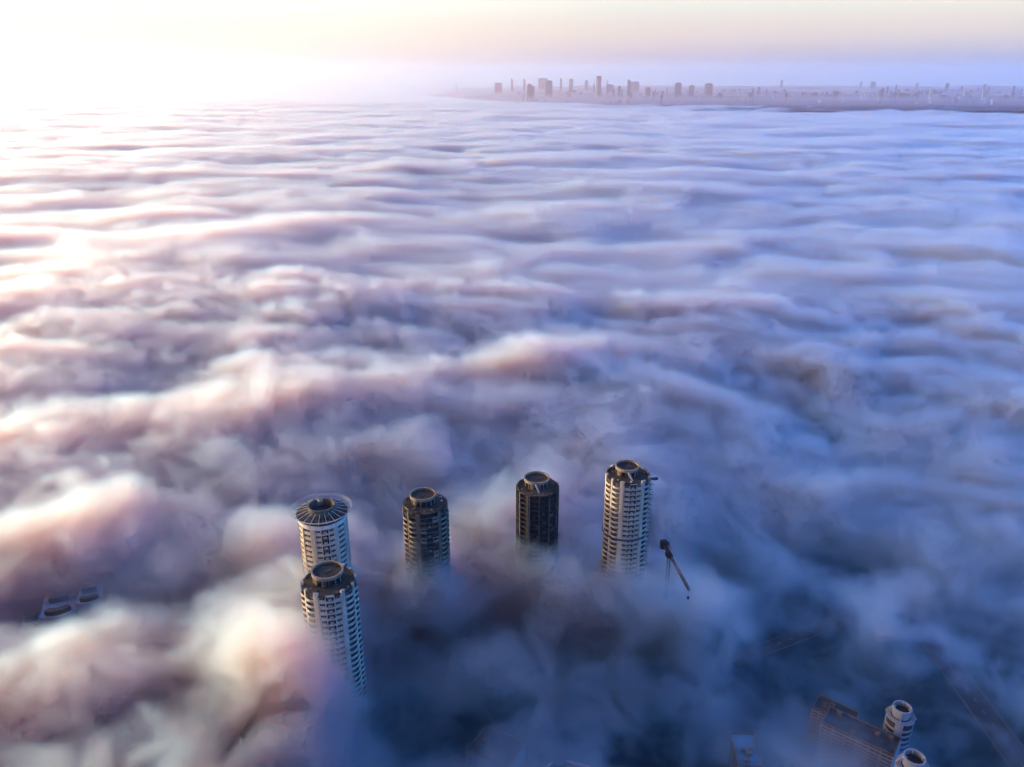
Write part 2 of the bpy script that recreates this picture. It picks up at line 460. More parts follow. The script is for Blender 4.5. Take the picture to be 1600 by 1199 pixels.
# ------------------------------------------------------------------ tower cranes
def lattice(m, a, b, wd, mt, n, t=.16):
    a = Vector(a); b = Vector(b); d = (b - a); q = d.to_track_quat('Z', 'Y')
    X = q @ Vector((1, 0, 0)) * wd / 2; Y = q @ Vector((0, 1, 0)) * wd / 2
    cs = [X + Y, -X + Y, -X - Y, X - Y]
    for c in cs: m.bar(a + c, b + c, t, mt)
    for i in range(n):
        p = a + d * i / n; r = a + d * (i + 1) / n
        for k in range(4):
            m.bar(p + cs[k], r + cs[(k + 1) % 4], t * .7, mt); m.bar(p + cs[k], p + cs[(k + 1) % 4], t * .7, mt)
def crane(label, base, h, az, jib, s=1.0, lift=.25):
    c = thing('tower_crane', label, 'crane', (base.x, base.y, 0), az)
    m = MB(); lattice(m, (0, 0, 0), (0, 0, h), 1.9 * s, rust, int(h / 2.4), .2); m.build('mast', c)
    m = MB(); m.disc(1.7 * s, h, h + 1.3, rust, 16); m.box(-2.2 * s, 2.2 * s, -2.6 * s, 2 * s, h + 1.3, h + 1.9, rust); m.build('turntable', c)
    m = MB(); m.box(1.3 * s, 3.0 * s, .4, 2.6 * s, h + 1.95, h + 4.3, rust); m.box(3.004 * s, 3.05 * s, .7, 2.4 * s, h + 2.6, h + 4, glass); m.build('cab', c)
    m = MB(); lattice(m, (0, 1.5, h + 2.4), (0, jib, h + 2.4 + jib * lift), 1.3 * s, rust, int(jib / 1.8), .17); m.build('jib', c)
    m = MB(); m.box(-1.3 * s, 1.3 * s, -13 * s, -1, h + 1.95, h + 2.5, rust); m.build('counter_jib', c)
    m = MB(); m.box(-2.1 * s, 2.1 * s, -14.6 * s, -11.2 * s, h - 1.0, h + 4.2, dark); m.build('counterweight', c)
    m = MB(); pk = (0, -3.2 * s, h + 10 * s)
    for q in ((-1, 1, h + 1.9), (1, 1, h + 1.9), (-1, -8 * s, h + 2.4), (1, -8 * s, h + 2.4)): m.bar(q, pk, .28, rust)
    m.build('a_frame', c)
    m = MB(); m.bar(pk, (0, jib * .96, h + 2.8 + jib * lift * .96), .08, steel); m.bar(pk, (0, -12 * s, h + 4.2), .08, steel); m.build('stay_cable', c)
    m = MB(); e = (0, jib * .98, h + 2.4 + jib * lift * .98); m.bar(e, (e[0], e[1], e[2] - 5), .07, steel); m.box(-.5, .5, e[1] - .5, e[1] + .5, e[2] - 6.4, e[2] - 5, rust); m.build('hook_block', c)
    return c
b = P(1046, 862, 64); e = P(1077, 922, 64)
crane('dark tower crane with a lattice jib, just right of the rightmost tower', b, 60, math.atan2(-(e.x - b.x), e.y - b.y), (e - b).length, .9, .04)
# ------------------------------------------------------------------ drowned buildings
def slab_block(name, label, u, v, z, wx, wy, az, nfl, mt, bands=True, rm=roofd, cat='apartment block'):
    p = P(u, v, z); b = thing(name, label, cat, (p.x, p.y, 0), az)
    m = MB(); m.box(-wx / 2 + .4, wx / 2 - .4, -wy / 2 + .4, wy / 2 - .4, 0, z - .3, dark); m.build('core_wall', b)
    m = MB(); m.box(-wx / 2 - .2, wx / 2 + .2, -wy / 2 - .2, wy / 2 + .2, z - .3, z + .05, rm)
    for k in range(4):
        x = rnd.uniform(-wx / 2 + 2, wx / 2 - 4); y = rnd.uniform(-wy / 2 + 1.5, wy / 2 - 3); m.box(x, x + 2.4, y, y + 1.8, z + .052, z + 1.8, conc)
    m.build('roof', b)
    m = MB()
    for sgn in (-1, 1):
        m.box(-wx / 2, wx / 2, sgn * wy / 2 - .25, sgn * wy / 2 + .25, z + .055, z + .8, conc)
        m.box(sgn * wx / 2 - .25, sgn * wx / 2 + .25, -wy / 2 + .26, wy / 2 - .26, z + .055, z + .8, conc)
    m.build('parapet', b)
    if bands:
        m = MB(); fh = z / nfl
        for i in range(nfl):
            zz = i * fh
            m.box(-wx / 2, wx / 2, -wy / 2, wy / 2, zz, zz + fh * .48, mt)
        for x in [(-.5 + k / 6) * wx for k in range(7)]: m.box(x - .35, x + .35, -wy / 2 - .05, wy / 2 + .05, 0, z - .31, mt)
        m.build('facade_wall', b)
        for i in range(max(0, nfl - 8), nfl):
            for k in range(6):
                x0 = (-.5 + k / 6) * wx + .5; x1 = x0 + wx / 6 - 1
                g = MB(); g.box(x0, x1, -wy / 2 + .12, -wy / 2 + .35, i * fh + fh * .482, (i + 1) * fh - .32, glass)
                g.box(x0 + (x1 - x0) / 2 - .08, x0 + (x1 - x0) / 2 + .08, -wy / 2 + .06, -wy / 2 + .119, i * fh + fh * .482, (i + 1) * fh - .32, white); g.build('window', b)
    return b
slab_block('apartment_block', 'long pale slab block with striped storeys, left of the two round turrets', 1345, 1142, 26, 34, 13, R(-38), 12, facade)
slab_block('apartment_block', 'dark low slab block with two pale stripes beside the long striped block', 1306, 1110, 24, 20, 11, R(-38), 12, facade)
slab_block('flat_roof_house', 'flat blue rectangular roof at the bottom edge in thin fog', 1166, 1172, 24, 11, 20, R(-4), 6, bluer, False, bluer, 'building')
slab_block('apartment_block', 'faint building with a dim rooftop under a bright puff of fog, bottom middle', 775, 1168, 26, 22, 18, R(-32), 14, facade)
# curved ghost facade
p = P(872, 1188, 33); b = thing('curved_block', 'curved apartment block with arched balcony rows, barely visible at the bottom middle', 'apartment block', (p.x, p.y, 0), R(10))
m = MB(); m.arc(-58, 58, 4, 15, 0, 33, dark, 5); m.build('core_wall', b)
m = MB(); m.arc(-59, 59, 3.6, 15.6, 33.003, 33.5, roofd, 5); m.build('roof', b)
for i in range(10):
    m = MB(); m.arc(-60, 60, 14.6, 16.0 if i % 2 else 15.7, i * 3.2 + .1, i * 3.2 + 1.5, facade, 5); m.build('balcony', b)
m = MB(); m.arc(-61, -56, 3.5, 16.2, 0, 34.5, facade, 3); m.arc(56, 61, 3.5, 16.2, 0, 34.5, facade, 3); m.build('end_wall', b)

def turret(label, u, v, z, s, az):
    p = P(u, v, z); b = thing('turret_block', label, 'building', (p.x, p.y, 0), az, 'turreted blocks at the bottom right')
    m = MB(); m.disc(7.2 * s, 0, z - 7, dark, 24); m.build('core_wall', b)
    m = MB(); m.arc(0, 360, 5.4 * s, 7.9 * s, z - 7, z - 6.3, facade, 8); m.disc(4.5 * s, z - 6.9, z - 6.2, roofd, 24); m.build('roof', b)
    m = MB(); m.arc(0, 360, 4.6 * s, 5.0 * s, z - 5.9, z - 1, facade, 8, rtop=5.3 * s); m.build('turret_ring', b)
    m = MB(); m.disc(4.5 * s, z - 4.2, z - 3.8, dark, 24); m.build('turret_floor', b)
    for k in range(4):
        a = k * 90 + 25; m = MB()
        m.arc(a, a + 34, 6.6 * s, 7.6 * s, 0, z - 7.01, facade, 5)
        m.build('curved_wall', b)
        m = MB(); sx, cy = math.sin(R(a + 17)), -math.cos(R(a + 17)); m.bar((3.9 * s * sx, 3.9 * s * cy, z - 1.5), (7.8 * s * sx, 7.8 * s * cy, z - 6.3), .5, facade, 1.4); m.build('buttress', b)
    for i in range(6):
        m = MB(); m.arc(0, 360, 7.2 * s, 7.35 * s, z - 12 - i * 3.3, z - 10.6 - i * 3.3, facade, 10); m.build('balcony', b)
    return b
turret('round turret block with a dark open ring top, upper of the pair at bottom right', 1411, 1102, 38, .85, R(20))
turret('round turret block cut by the bottom edge, its pale curved fins nearest the camera', 1430, 1180, 42, .9, R(35))
# small kiosk in the dark hollow
p = P(1378, 988, 6); b = thing('kiosk', 'tiny pale flat roof in the darkest hollow of the fog', 'kiosk', (p.x, p.y, 0), R(5))
m = MB(); m.box(-3.5, 3.5, -2, 2, 0, 5.2, facade); m.build('wall', b)
m = MB(); m.box(-4, 4, -2.5, 2.5, 5.2, 5.6, farw); m.build('roof', b)

# ghost block on the left with rounded roof lobes
p = P(90, 958, 52)
g = thing('apartment_block', 'ghostly wide apartment block with rounded bays, sunk in fog at left', 'apartment block', (p.x, p.y, 0), R(22))
for k, (x, y, w_, h) in enumerate(((0, 0, 18, 51), (16, 1.5, 13, 54), (-14.6, -1.5, 10, 46))):
    r = w_ * .78; yc = y + r * .77; o = (x, yc, 0)
    m = MB(); m.box(-w_ / 2 + .5, w_ / 2 - .5, -r * .7, 8, 0, h - 1, dark); m.build('core_wall', g, o)
    m = MB(); m.box(-w_ / 2, w_ / 2, -r * .74, 9, h - .9, h, facade); m.arc(-36, 36, r * .55, r * .8, h + .003, h + 2.6, conc, 6); m.box(-w_ * .3, w_ * .25, 1, 6, h + .004, h + 3.4, conc); m.build('roof', g, o)
    m = MB(); m.arc(-39, 39, r - .3, r + .45, h - 3.2, h + 1.2, facade, 6); m.build('parapet', g, o)
    for i in range(6):
        for a in (-33, -10, 13):
            q = MB(); q.arc(a, a + 18, r - .58, r - .42, h - 6.4 - i * 3.2, h - 4.9 - i * 3.2, glass, 6); q.build('window', g, o)
    m = MB()
    for i in range(15): m.arc(-38, 38, r - .5, r + .1, h - 4.9 - i * 3.2, h - 3.2 - i * 3.2, facade, 6)
    for a in (-39, -14, 9, 33): m.arc(a, a + 4, r - .5, r + .14, 0, h - 3.3, facade, 3)
    m.build('facade_wall', g, o)

# ------------------------------------------------------------------ ground, roads, far land
m = MB(); m.poly([(-60000, -20000, 0), (60000, -20000, 0), (60000, 90000, 0), (-60000, 90000, 0)], [(0, 1, 2, 3)], grndm)
tag(m.build('ground'), None, kind='structure')
def road(pts, wd, name='road'):
    m = MB(); k = MB(); ln = MB()
    for (a, b) in zip(pts[:-1], pts[1:]):
        a = Vector((*a, 0)); b = Vector((*b, 0)); d = (b - a).normalized(); n = Vector((-d.y, d.x, 0))
        m.poly([a - n * wd / 2 + Vector((0, 0, .004)), b - n * wd / 2 + Vector((0, 0, .004)), b + n * wd / 2 + Vector((0, 0, .004)), a + n * wd / 2 + Vector((0, 0, .004))], [(0, 1, 2, 3)], asph)
        for sgn in (-1, 1):
            k.bar(a + n * sgn * (wd / 2 + .15) + Vector((0, 0, .06)), b + n * sgn * (wd / 2 + .15) + Vector((0, 0, .06)), .3, kerbm, .14)
        Lg = (b - a).length; t = 0
        while t < Lg - 3:
            p = a + d * t; q = p + d * 3
            ln.poly([p - n * .1 + Vector((0, 0, .008)), q - n * .1 + Vector((0, 0, .008)), q + n * .1 + Vector((0, 0, .008)), p + n * .1 + Vector((0, 0, .008))], [(0, 1, 2, 3)], linem); t += 9
    tag(m.build(name), None, kind='structure'); tag(k.build('kerb'), None, kind='structure'); tag(ln.build('road_markings'), None, kind='structure')
a = P(1600, 1199, 0); b = P(1280, 760, 0)
road([(a.x, a.y), (b.x, b.y)], 14)
a = P(1000, 1199, 0); b = P(1500, 900, 0)
road([(a.x - 120, a.y - 10), (b.x, b.y)], 9)

# raised land the far city stands on
import bmesh
from mathutils import noise as mn
def land_h(x, y):
    f = 7600 + 500 * mn.noise(Vector((x / 2600, 0, 3))) + 140 * mn.noise(Vector((x / 500, 1, 3)))
    left = 1 / (1 + math.exp((x + 1300) / 700))
    f += 3200 / (1 + math.exp((x + 500) / 450))
    e = (y - f) / 1100
    e = max(0, min(1, e)); e = e * e * (3 - 2 * e)
    h = 36 + 64 * e + 26 * e * mn.noise(Vector((x / 900, y / 900, 0))) + 10 * e * mn.noise(Vector((x / 220, y / 220, 5)))
    return h * (1 - left) - 20 * left
nx, ny = 160, 90
vs = []; fs = []
for j in range(ny + 1):
    for i in range(nx + 1):
        x = -3000 + 14000 * i / nx; y = 7000 + 9000 * (j / ny) ** 1.5
        vs.append((x, y, land_h(x, y)))
for j in range(ny):
    for i in range(nx):
        p = j * (nx + 1) + i; fs.append((p, p + 1, p + nx + 2, p + nx + 1))
me = bpy.data.meshes.new('far_land'); me.from_pydata(vs, [], fs); me.materials.append(landm)
for pl in me.polygons: pl.use_smooth = True
o = bpy.data.objects.new('hills', me); COL.objects.link(o); tag(o, None, kind='structure')

# ------------------------------------------------------------------ far city
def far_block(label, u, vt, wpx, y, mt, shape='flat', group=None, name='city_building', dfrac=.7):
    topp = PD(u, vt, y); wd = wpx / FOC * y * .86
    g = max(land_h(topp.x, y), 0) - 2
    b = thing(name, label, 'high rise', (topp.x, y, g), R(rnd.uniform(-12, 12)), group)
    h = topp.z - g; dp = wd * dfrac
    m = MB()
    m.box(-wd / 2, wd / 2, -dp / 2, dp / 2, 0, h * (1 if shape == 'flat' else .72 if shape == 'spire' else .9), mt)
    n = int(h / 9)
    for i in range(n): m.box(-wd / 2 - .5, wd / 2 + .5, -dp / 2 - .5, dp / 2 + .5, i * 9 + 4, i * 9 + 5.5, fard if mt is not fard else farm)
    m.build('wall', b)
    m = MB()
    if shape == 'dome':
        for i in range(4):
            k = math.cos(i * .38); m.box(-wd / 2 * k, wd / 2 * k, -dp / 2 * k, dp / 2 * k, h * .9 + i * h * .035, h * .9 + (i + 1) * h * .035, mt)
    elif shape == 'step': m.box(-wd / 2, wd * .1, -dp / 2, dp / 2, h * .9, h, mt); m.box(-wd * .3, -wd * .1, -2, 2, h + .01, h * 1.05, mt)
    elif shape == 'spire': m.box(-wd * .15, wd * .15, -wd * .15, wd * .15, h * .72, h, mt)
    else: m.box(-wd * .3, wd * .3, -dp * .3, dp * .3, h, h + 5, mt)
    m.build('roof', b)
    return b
X = lambda s: 700 + s / 3.556
Y_ = lambda s: 90 + s / 3.556
X2 = lambda s: 1150 + s / 3.556
city = [
 ('thin lone spire at the left end of the hazy skyline', 45, 130, 4, 12500, farm, 'spire'),
 ('low wide hazy block in the pink haze left of the skyline', 280, 142, 40, 10500, farm, 'flat'),
 ('small pinkish tower block above the left skyline', 356, 118, 14, 11500, farm, 'step'),
 ('squat pinkish block next to the small left tower', 425, 118, 14, 11500, farm, 'step'),
 ('dark gabled block, leftmost dark one of the skyline', 460, 150, 40, 8500, fard, 'step'),
 ('broad far roof behind the boxy dark block', 528, 116, 52, 12500, farm, 'flat'),
 ('boxy dark wide block left of the tallest skyscraper', 560, 130, 38, 9000, fard, 'flat'),
 ('narrow faint tower between the boxy block and the domed one', 628, 118, 12, 11500, farm, 'flat'),
 ('faint domed tower left of the tallest skyscraper', 685, 120, 24, 10800, farm, 'dome'),
 ('low faint pair block near the tallest skyscraper', 770, 128, 20, 11500, farm, 'flat'),
 ('thin mast like tower hugging the tallest skyscraper', 812, 128, 7, 10500, farm, 'spire'),
 ('slim faint tower just right of the tallest skyscraper', 886, 126, 9, 10000, farm, 'spire'),
 ('broad low shoulder building right of the tallest skyscraper', 906, 150, 34, 10500, farm, 'step'),
 ('small dome topped block in mid skyline', 953, 158, 17, 9000, fard, 'dome'),
 ('tall stepped dark tower in mid skyline', 1009, 125, 20, 9000, fard, 'step'),
 ('wide faint block behind the stepped dark tower', 1040, 136, 44, 11000, farm, 'flat'),
 ('rounded dark block low in the mid skyline', 1116, 167, 22, 8700, fard, 'dome'),
 ('needle thin chimney like tower in mid skyline', 1219, 164, 5, 9200, farm, 'spire'),
 ('wide square dark tower with rounded upper corners', 1281, 142, 36, 8900, fard, 'dome'),
 ('dark domed tower between two wide ones', 1355, 156, 27, 8700, fard, 'dome'),
 ('bulky dark rounded tower at the right of the mid skyline', 1451, 145, 42, 8900, fard, 'dome'),
 ('tiny white block glinting beside the domed tower', 1396, 192, 10, 8400, farw, 'flat'),
]
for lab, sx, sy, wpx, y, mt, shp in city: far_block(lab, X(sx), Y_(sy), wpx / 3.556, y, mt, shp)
# the tallest skyscraper: tapering, waisted, sunlit left flank painted in as a paler wall colour
tp = PD(X(838), Y_(103), 8900); gz = land_h(tp.x, 8900) - 2; h = tp.z - gz
b = thing('skyscraper', 'tallest skyscraper of the far skyline, pale sunlit left flank and dark crown', 'skyscraper', (tp.x, 8900, gz))
def shell(name, x0, x1, mt, z0, z1):
    m = MB(); n = 10
    for i in range(n):
        a = z0 + (z1 - z0) * i / n; c = z0 + (z1 - z0) * (i + 1) / n; k = lambda q: 27 * (1.28 - .5 * q + .22 * (q * 2 - 1) ** 2) * 1.0
        ka, kc = k(a / h), k(c / h)
        m.poly([(x0 * ka, -15, a), (x1 * ka, -15, a), (x1 * ka, 15, a), (x0 * ka, 15, a), (x0 * kc, -15, c), (x1 * kc, -15, c), (x1 * kc, 15, c), (x0 * kc, 15, c)],
               [(0, 1, 5, 4), (1, 2, 6, 5), (2, 3, 7, 6), (3, 0, 4, 7), (4, 5, 6, 7)], mt)
    return m.build(name, b)
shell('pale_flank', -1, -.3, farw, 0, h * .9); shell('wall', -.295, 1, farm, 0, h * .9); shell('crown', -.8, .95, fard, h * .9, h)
right = [
 ('tiny white tower at the left of the blue skyline', 50, 198, 6, 8300, farw, 'flat'),
 ('short wide dark block beside the tiny white tower', 80, 198, 30, 8400, fard, 'step'),
 ('thin dark tower above the left of the blue skyline', 130, 166, 11, 9800, farm, 'flat'),
 ('remote small tower high in the haze, left of the blue skyline', 256, 126, 11, 13000, farm, 'flat'),
 ('low blocky building in the blue haze', 440, 196, 30, 8600, farm, 'flat'),
 ('thin dark tower with a notched top in blue haze', 507, 190, 12, 8500, fard, 'step'),
 ('sturdy dark block paired with a notched thin tower', 556, 188, 28, 8500, fard, 'flat'),
 ('white narrow sunlit block at the fog edge', 600, 214, 9, 8100, farw, 'flat'),
 ('remote narrow tower standing alone in mauve haze', 697, 135, 9, 12500, farm, 'flat'),
 ('remote twin topped block in mauve haze', 765, 134, 26, 12500, farm, 'step'),
 ('leaning dark tower beside a pale slim one', 812, 180, 20, 8400, fard, 'step'),
 ('pale slim tower with sunlit left side', 797, 176, 9, 8300, farw, 'spire'),
 ('dark stub tower left of the wide dark roofs', 882, 194, 20, 8500, fard, 'flat'),
 ('wide dark roofed complex in the blue skyline', 928, 197, 70, 8600, fard, 'step'),
 ('remote thin tower right of the white plume', 1008, 142, 11, 12000, farm, 'flat'),
 ('mid height dark block right of the wide roofs', 1003, 196, 24, 8500, fard, 'dome'),
 ('small white blocky building at the fog edge', 1085, 226, 15, 8000, farw, 'step'),
 ('low long dark building right of the white blocky one', 1157, 211, 46, 8300, fard, 'flat'),
 ('remote dark tower alone towards the right', 1180, 144, 13, 11500, farm, 'flat'),
 ('rounded low block in the right skyline', 1215, 218, 18, 8200, fard, 'dome'),
 ('faint upright block in the right skyline', 1277, 204, 12, 8900, farm, 'flat'),
 ('remote tower above the glinting white one', 1384, 150, 14, 11500, farm, 'flat'),
 ('glinting white curved tower near the right edge', 1383, 188, 22, 8300, farw, 'dome'),
 ('wide dark tower nearest the right edge', 1511, 214, 22, 8200, fard, 'flat'),
 ('rightmost dark block at the picture edge', 1590, 222, 26, 8300, fard, 'step'),
]
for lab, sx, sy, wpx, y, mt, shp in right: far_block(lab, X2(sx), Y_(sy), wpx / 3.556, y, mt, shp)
# low-rise quarter between them
for k in range(235):
    u = 800 + 830 * rnd.random() ** .75; y = rnd.uniform(7900, 10500)
    base = land_h((u - 800) / FOC * y, y); hh = rnd.uniform(12, 50) * (2.4 if rnd.random() < .3 else 1); x = (u - 800) / FOC * y / math.cos(PITCH) 
    wd = rnd.uniform(12, 42) if hh < 45 else rnd.uniform(10, 20)
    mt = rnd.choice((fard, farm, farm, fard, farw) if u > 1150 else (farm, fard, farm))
    lowr = thing('city_house', 'small indistinct block of the hazy low quarter on the far shore', 'building', (x, y, base - 2), R(rnd.uniform(-25, 25)), 'low blocks between the far towers')
    m = MB(); m.box(-wd / 2, wd / 2, -wd * .3, wd * .3, 0, hh, mt); m.build('wall', lowr)
    m = MB(); m.box(-wd * .3, wd * .3, -wd * .2, wd * .2, hh + .01, hh + 4, fard); m.build('roof', lowr)
# ------------------------------------------------------------------ fog
def fog_mat(name, density=None, col=(.93, .965, 1), g=.55):
    m = bpy.data.materials.new(name); m.use_nodes = True; n = m.node_tree; n.nodes.clear()
    out = n.nodes.new('ShaderNodeOutputMaterial'); vs = n.nodes.new('ShaderNodeVolumeScatter')
    vs.inputs['Color'].default_value = (*col, 1); vs.inputs['Anisotropy'].default_value = g
    if density is None:
        at = n.nodes.new('ShaderNodeAttribute'); at.attribute_name = 'density'
        n.links.new(at.outputs['Fac'], vs.inputs['Density'])
    else: vs.inputs['Density'].default_value = density; m.cycles.homogeneous_volume = True
    n.links.new(vs.outputs[0], out.inputs['Volume'])
    return m
fogm = fog_mat('fog', col=(.50, .79, .98), g=.78)
# swells and hollows of the fog: place, radii and height in metres, from the photo
FEAT = [  # u, v, ru, rv, metres
 (320,400,130,35,16),(100,430,120,30,9),(490,480,110,30,12),(830,560,110,28,16),(1000,585,110,28,12),(950,640,90,18,6),
 (1190,440,60,25,12),(1310,520,60,25,10),(1560,360,60,30,7),(1180,640,60,40,10),(340,680,240,50,4),(60,700,120,35,8),
 (425,1050,65,80,14),(500,1000,50,50,8),(545,1080,30,40,6),(985,915,50,30,14),(660,900,60,30,14),(850,905,60,25,8),(90,975,75,50,-36),(440,850,55,45,18),(80,1090,70,28,10),(130,860,120,28,10),(860,905,80,22,16),(675,870,35,45,9),
 (800,1100,50,26,14),(1110,900,42,28,14),(1195,955,50,36,16),(1350,880,50,22,12),(1475,1040,50,30,12),(1120,1030,70,36,12),
 (950,960,30,40,8),(700,1020,60,30,6),(330,1080,60,30,8),
 (260,600,110,32,-17),(600,770,130,36,-12),(700,955,90,50,-20),(1040,880,40,30,-10),(1300,590,70,28,-22),(1530,730,130,100,-24),
 (1470,540,90,40,-14),(1150,830,70,30,-24),(1265,930,70,36,-28),(1385,975,110,36,-24),(1550,1110,90,80,-22),(640,1090,50,80,-22),
 (1160,1140,120,50,-14),(1000,1150,50,50,-24),(880,370,110,20,-10),(1250,290,160,14,-8),(290,965,100,30,-15),(230,1150,140,36,-10),
 (840,830,180,30,-7),(1330,780,90,30,-20),(950,470,60,14,-10),(560,560,70,18,-8),(120,330,160,14,-10),(740,280,160,12,-6),
 (600,840,50,40,-10),(590,960,30,60,-12),(1040,1090,50,30,-14),
]
GA = []
for u, v, ru, rv, h in FEAT:
    c = P(u, v, 50); e = P(u + ru, v, 50); f0 = P(u, v - rv, 50); f1 = P(u, v + rv, 50)
    az = math.atan2(c.x, c.y)
    GA.append((c.x, c.y, abs(e.x - c.x), (f0.y - f1.y) / 2, az, h))

FEET = {k: place(k)[0] for k in spots}
FEET['C1'] = P(1046, 862, 64); FEET['B'] = P(1345, 1135, 32)
FOOT = [('T2', -24, -24, 24, 20, 18), ('T2', 2, -38, 26, 16, 25), ('T1', -30, -6, 20, 22, 12), ('T5', -12, -26, 34, 18, 8), ('T4', 0, -26, 34, 16, -6),
        ('T3', -14, -20, 14, 14, 2), ('T3', 9, -19, 8, 10, 8), ('C1', 4, -16, 26, 16, 24), ('B', -2, -14, 36, 22, 11)]
PUFFS = ((1120,1030,60,32),(1195,955,45,32),(1475,1045,45,28),(1350,880,50,20),(800,1095,50,24),(1110,900,42,28),(1240,1075,45,25),(1330,1105,75,35),(1000,1010,50,24),(1500,1130,30,14),(1340,1150,60,30),(730,1020,50,30),(1400,1120,40,24),(775,1150,40,26),(1170,1180,30,20))
def fog_volume(name, mn_, mx_, res, detail):
    g = bpy.data.node_groups.new(name, 'GeometryNodeTree'); g.interface.new_socket('Geometry', in_out='OUTPUT', socket_type='NodeSocketGeometry')
    Nn = g.nodes; Ln = g.links
    go = Nn.new('NodeGroupOutput'); vc = Nn.new('GeometryNodeVolumeCube'); pos = Nn.new('GeometryNodeInputPosition'); sm = Nn.new('GeometryNodeSetMaterial'); sm.inputs['Material'].default_value = fogm
    vc.inputs['Min'].default_value = mn_; vc.inputs['Max'].default_value = mx_
    for k, a in enumerate('XYZ'): vc.inputs['Resolution ' + a].default_value = res[k]
    def M(op, a, b=None, c=None, clamp=False):
        x = Nn.new('ShaderNodeMath'); x.operation = op; x.use_clamp = clamp
        for i, v in enumerate((a, b, c)):
            if v is None: continue
            if isinstance(v, (int, float)): x.inputs[i].default_value = v
            else: Ln.new(v, x.inputs[i])
        return x.outputs[0]
    def vmul(a, v, add=None):
        x = Nn.new('ShaderNodeVectorMath'); x.operation = 'MULTIPLY_ADD' if add else 'MULTIPLY'; Ln.new(a, x.inputs[0]); x.inputs[1].default_value = v
        if add: x.inputs[2].default_value = add
        return x.outputs[0]
    def noise(scale, sc3=(1, 1, 1), det=3, rough=.5, dist=0, off=(0, 0, 0), src=None):
        t = Nn.new('ShaderNodeTexNoise'); t.inputs['Scale'].default_value = 1; t.inputs['Detail'].default_value = det; t.inputs['Roughness'].default_value = rough; t.inputs['Distortion'].default_value = dist
        Ln.new(vmul(src or pos.outputs[0], [q / scale for q in sc3], off), t.inputs['Vector'])
        return t.outputs[0]
    def ss(v, a, b, c=0., d=1.):
        x = Nn.new('ShaderNodeMapRange'); x.interpolation_type = 'SMOOTHSTEP'; Ln.new(v, x.inputs[0])
        for i, q in enumerate((a, b, c, d)): x.inputs[i + 1].default_value = q
        return x.outputs[0]
    sp = Nn.new('ShaderNodeSeparateXYZ'); Ln.new(pos.outputs[0], sp.inputs[0]); z = sp.outputs[2]
    def gauss(cx, cy, sx, sy, az, src):
        a = Nn.new('ShaderNodeVectorMath'); a.operation = 'SUBTRACT'; Ln.new(src, a.inputs[0]); a.inputs[1].default_value = (cx, cy, 0)
        r = Nn.new('ShaderNodeVectorRotate'); r.rotation_type = 'Z_AXIS'; Ln.new(a.outputs[0], r.inputs['Vector']); r.inputs['Angle'].default_value = az
        b = vmul(r.outputs[0], (1 / sx, 1 / sy, 0))
        d = Nn.new('ShaderNodeVectorMath'); d.operation = 'DOT_PRODUCT'; Ln.new(b, d.inputs[0]); Ln.new(b, d.inputs[1])
        return M('EXPONENT', M('MULTIPLY', d.outputs['Value'], -1.0))
    # warp the plan so that the swells get torn, irregular outlines
    wn = Nn.new('ShaderNodeTexNoise'); wn.inputs['Scale'].default_value = 1; wn.inputs['Detail'].default_value = 3
    Ln.new(vmul(pos.outputs[0], (1 / 90, 1 / 90, 1 / 120)), wn.inputs['Vector'])
    wv = Nn.new('ShaderNodeVectorMath'); wv.operation = 'MULTIPLY_ADD'; Ln.new(wn.outputs['Color'], wv.inputs[0]); wv.inputs[1].default_value = (100, 100, 0)
    off = Nn.new('ShaderNodeVectorMath'); off.operation = 'ADD'; Ln.new(pos.outputs[0], off.inputs[0]); off.inputs[1].default_value = (-50, -50, 0)
    Ln.new(off.outputs[0], wv.inputs[2]); wp = wv.outputs[0]
    w2 = Nn.new('ShaderNodeMix'); w2.data_type = 'VECTOR'; w2.inputs[0].default_value = .35; Ln.new(pos.outputs[0], w2.inputs[4]); Ln.new(wp, w2.inputs[5]); wp2 = w2.outputs[1]
    tot = None
    for cx, cy, sx, sy, az, h in GA:
        if cy + 3 * max(sx, sy) < mn_[1] or cy - 3 * max(sx, sy) > mx_[1]: continue
        q = M('MULTIPLY', gauss(cx, cy, sx, sy, az, wp), float(h)); tot = q if tot is None else M('ADD', tot, q)
    y = sp.outputs[1]
    far = ss(y, 500, 2200)
    big = noise(560, (1, 1.5, 0), 2, .5, .4)
    roll = noise(900, (.6, 1.5, 0), 5, .55, 1.4, (3, 1, 0))
    mid = noise(120, (.75, 1.15, .6), 5, .56, .8)
    H = M('ADD', 55.0, M('MULTIPLY', M('SUBTRACT', big, .5), M('ADD', 34.0, M('MULTIPLY', far, 22.0))))
    H = M('ADD', H, M('MULTIPLY', M('SUBTRACT', roll, .5), M('MULTIPLY', far, 56.0)))
    H = M('ADD', H, M('MULTIPLY', M('SUBTRACT', mid, .5), M('SUBTRACT', 56.0, M('MULTIPLY', far, 8.0))))
    if tot is not None: H = M('ADD', H, tot)
    # added tilt: fog sheet leans down to the right, so it catches less sun
    H = M('SUBTRACT', H, M('MULTIPLY', M('SUBTRACT', ss(M('DIVIDE', sp.outputs[0], M('ADD', y, 60.0)), -.6, .75), .42), 56.0))
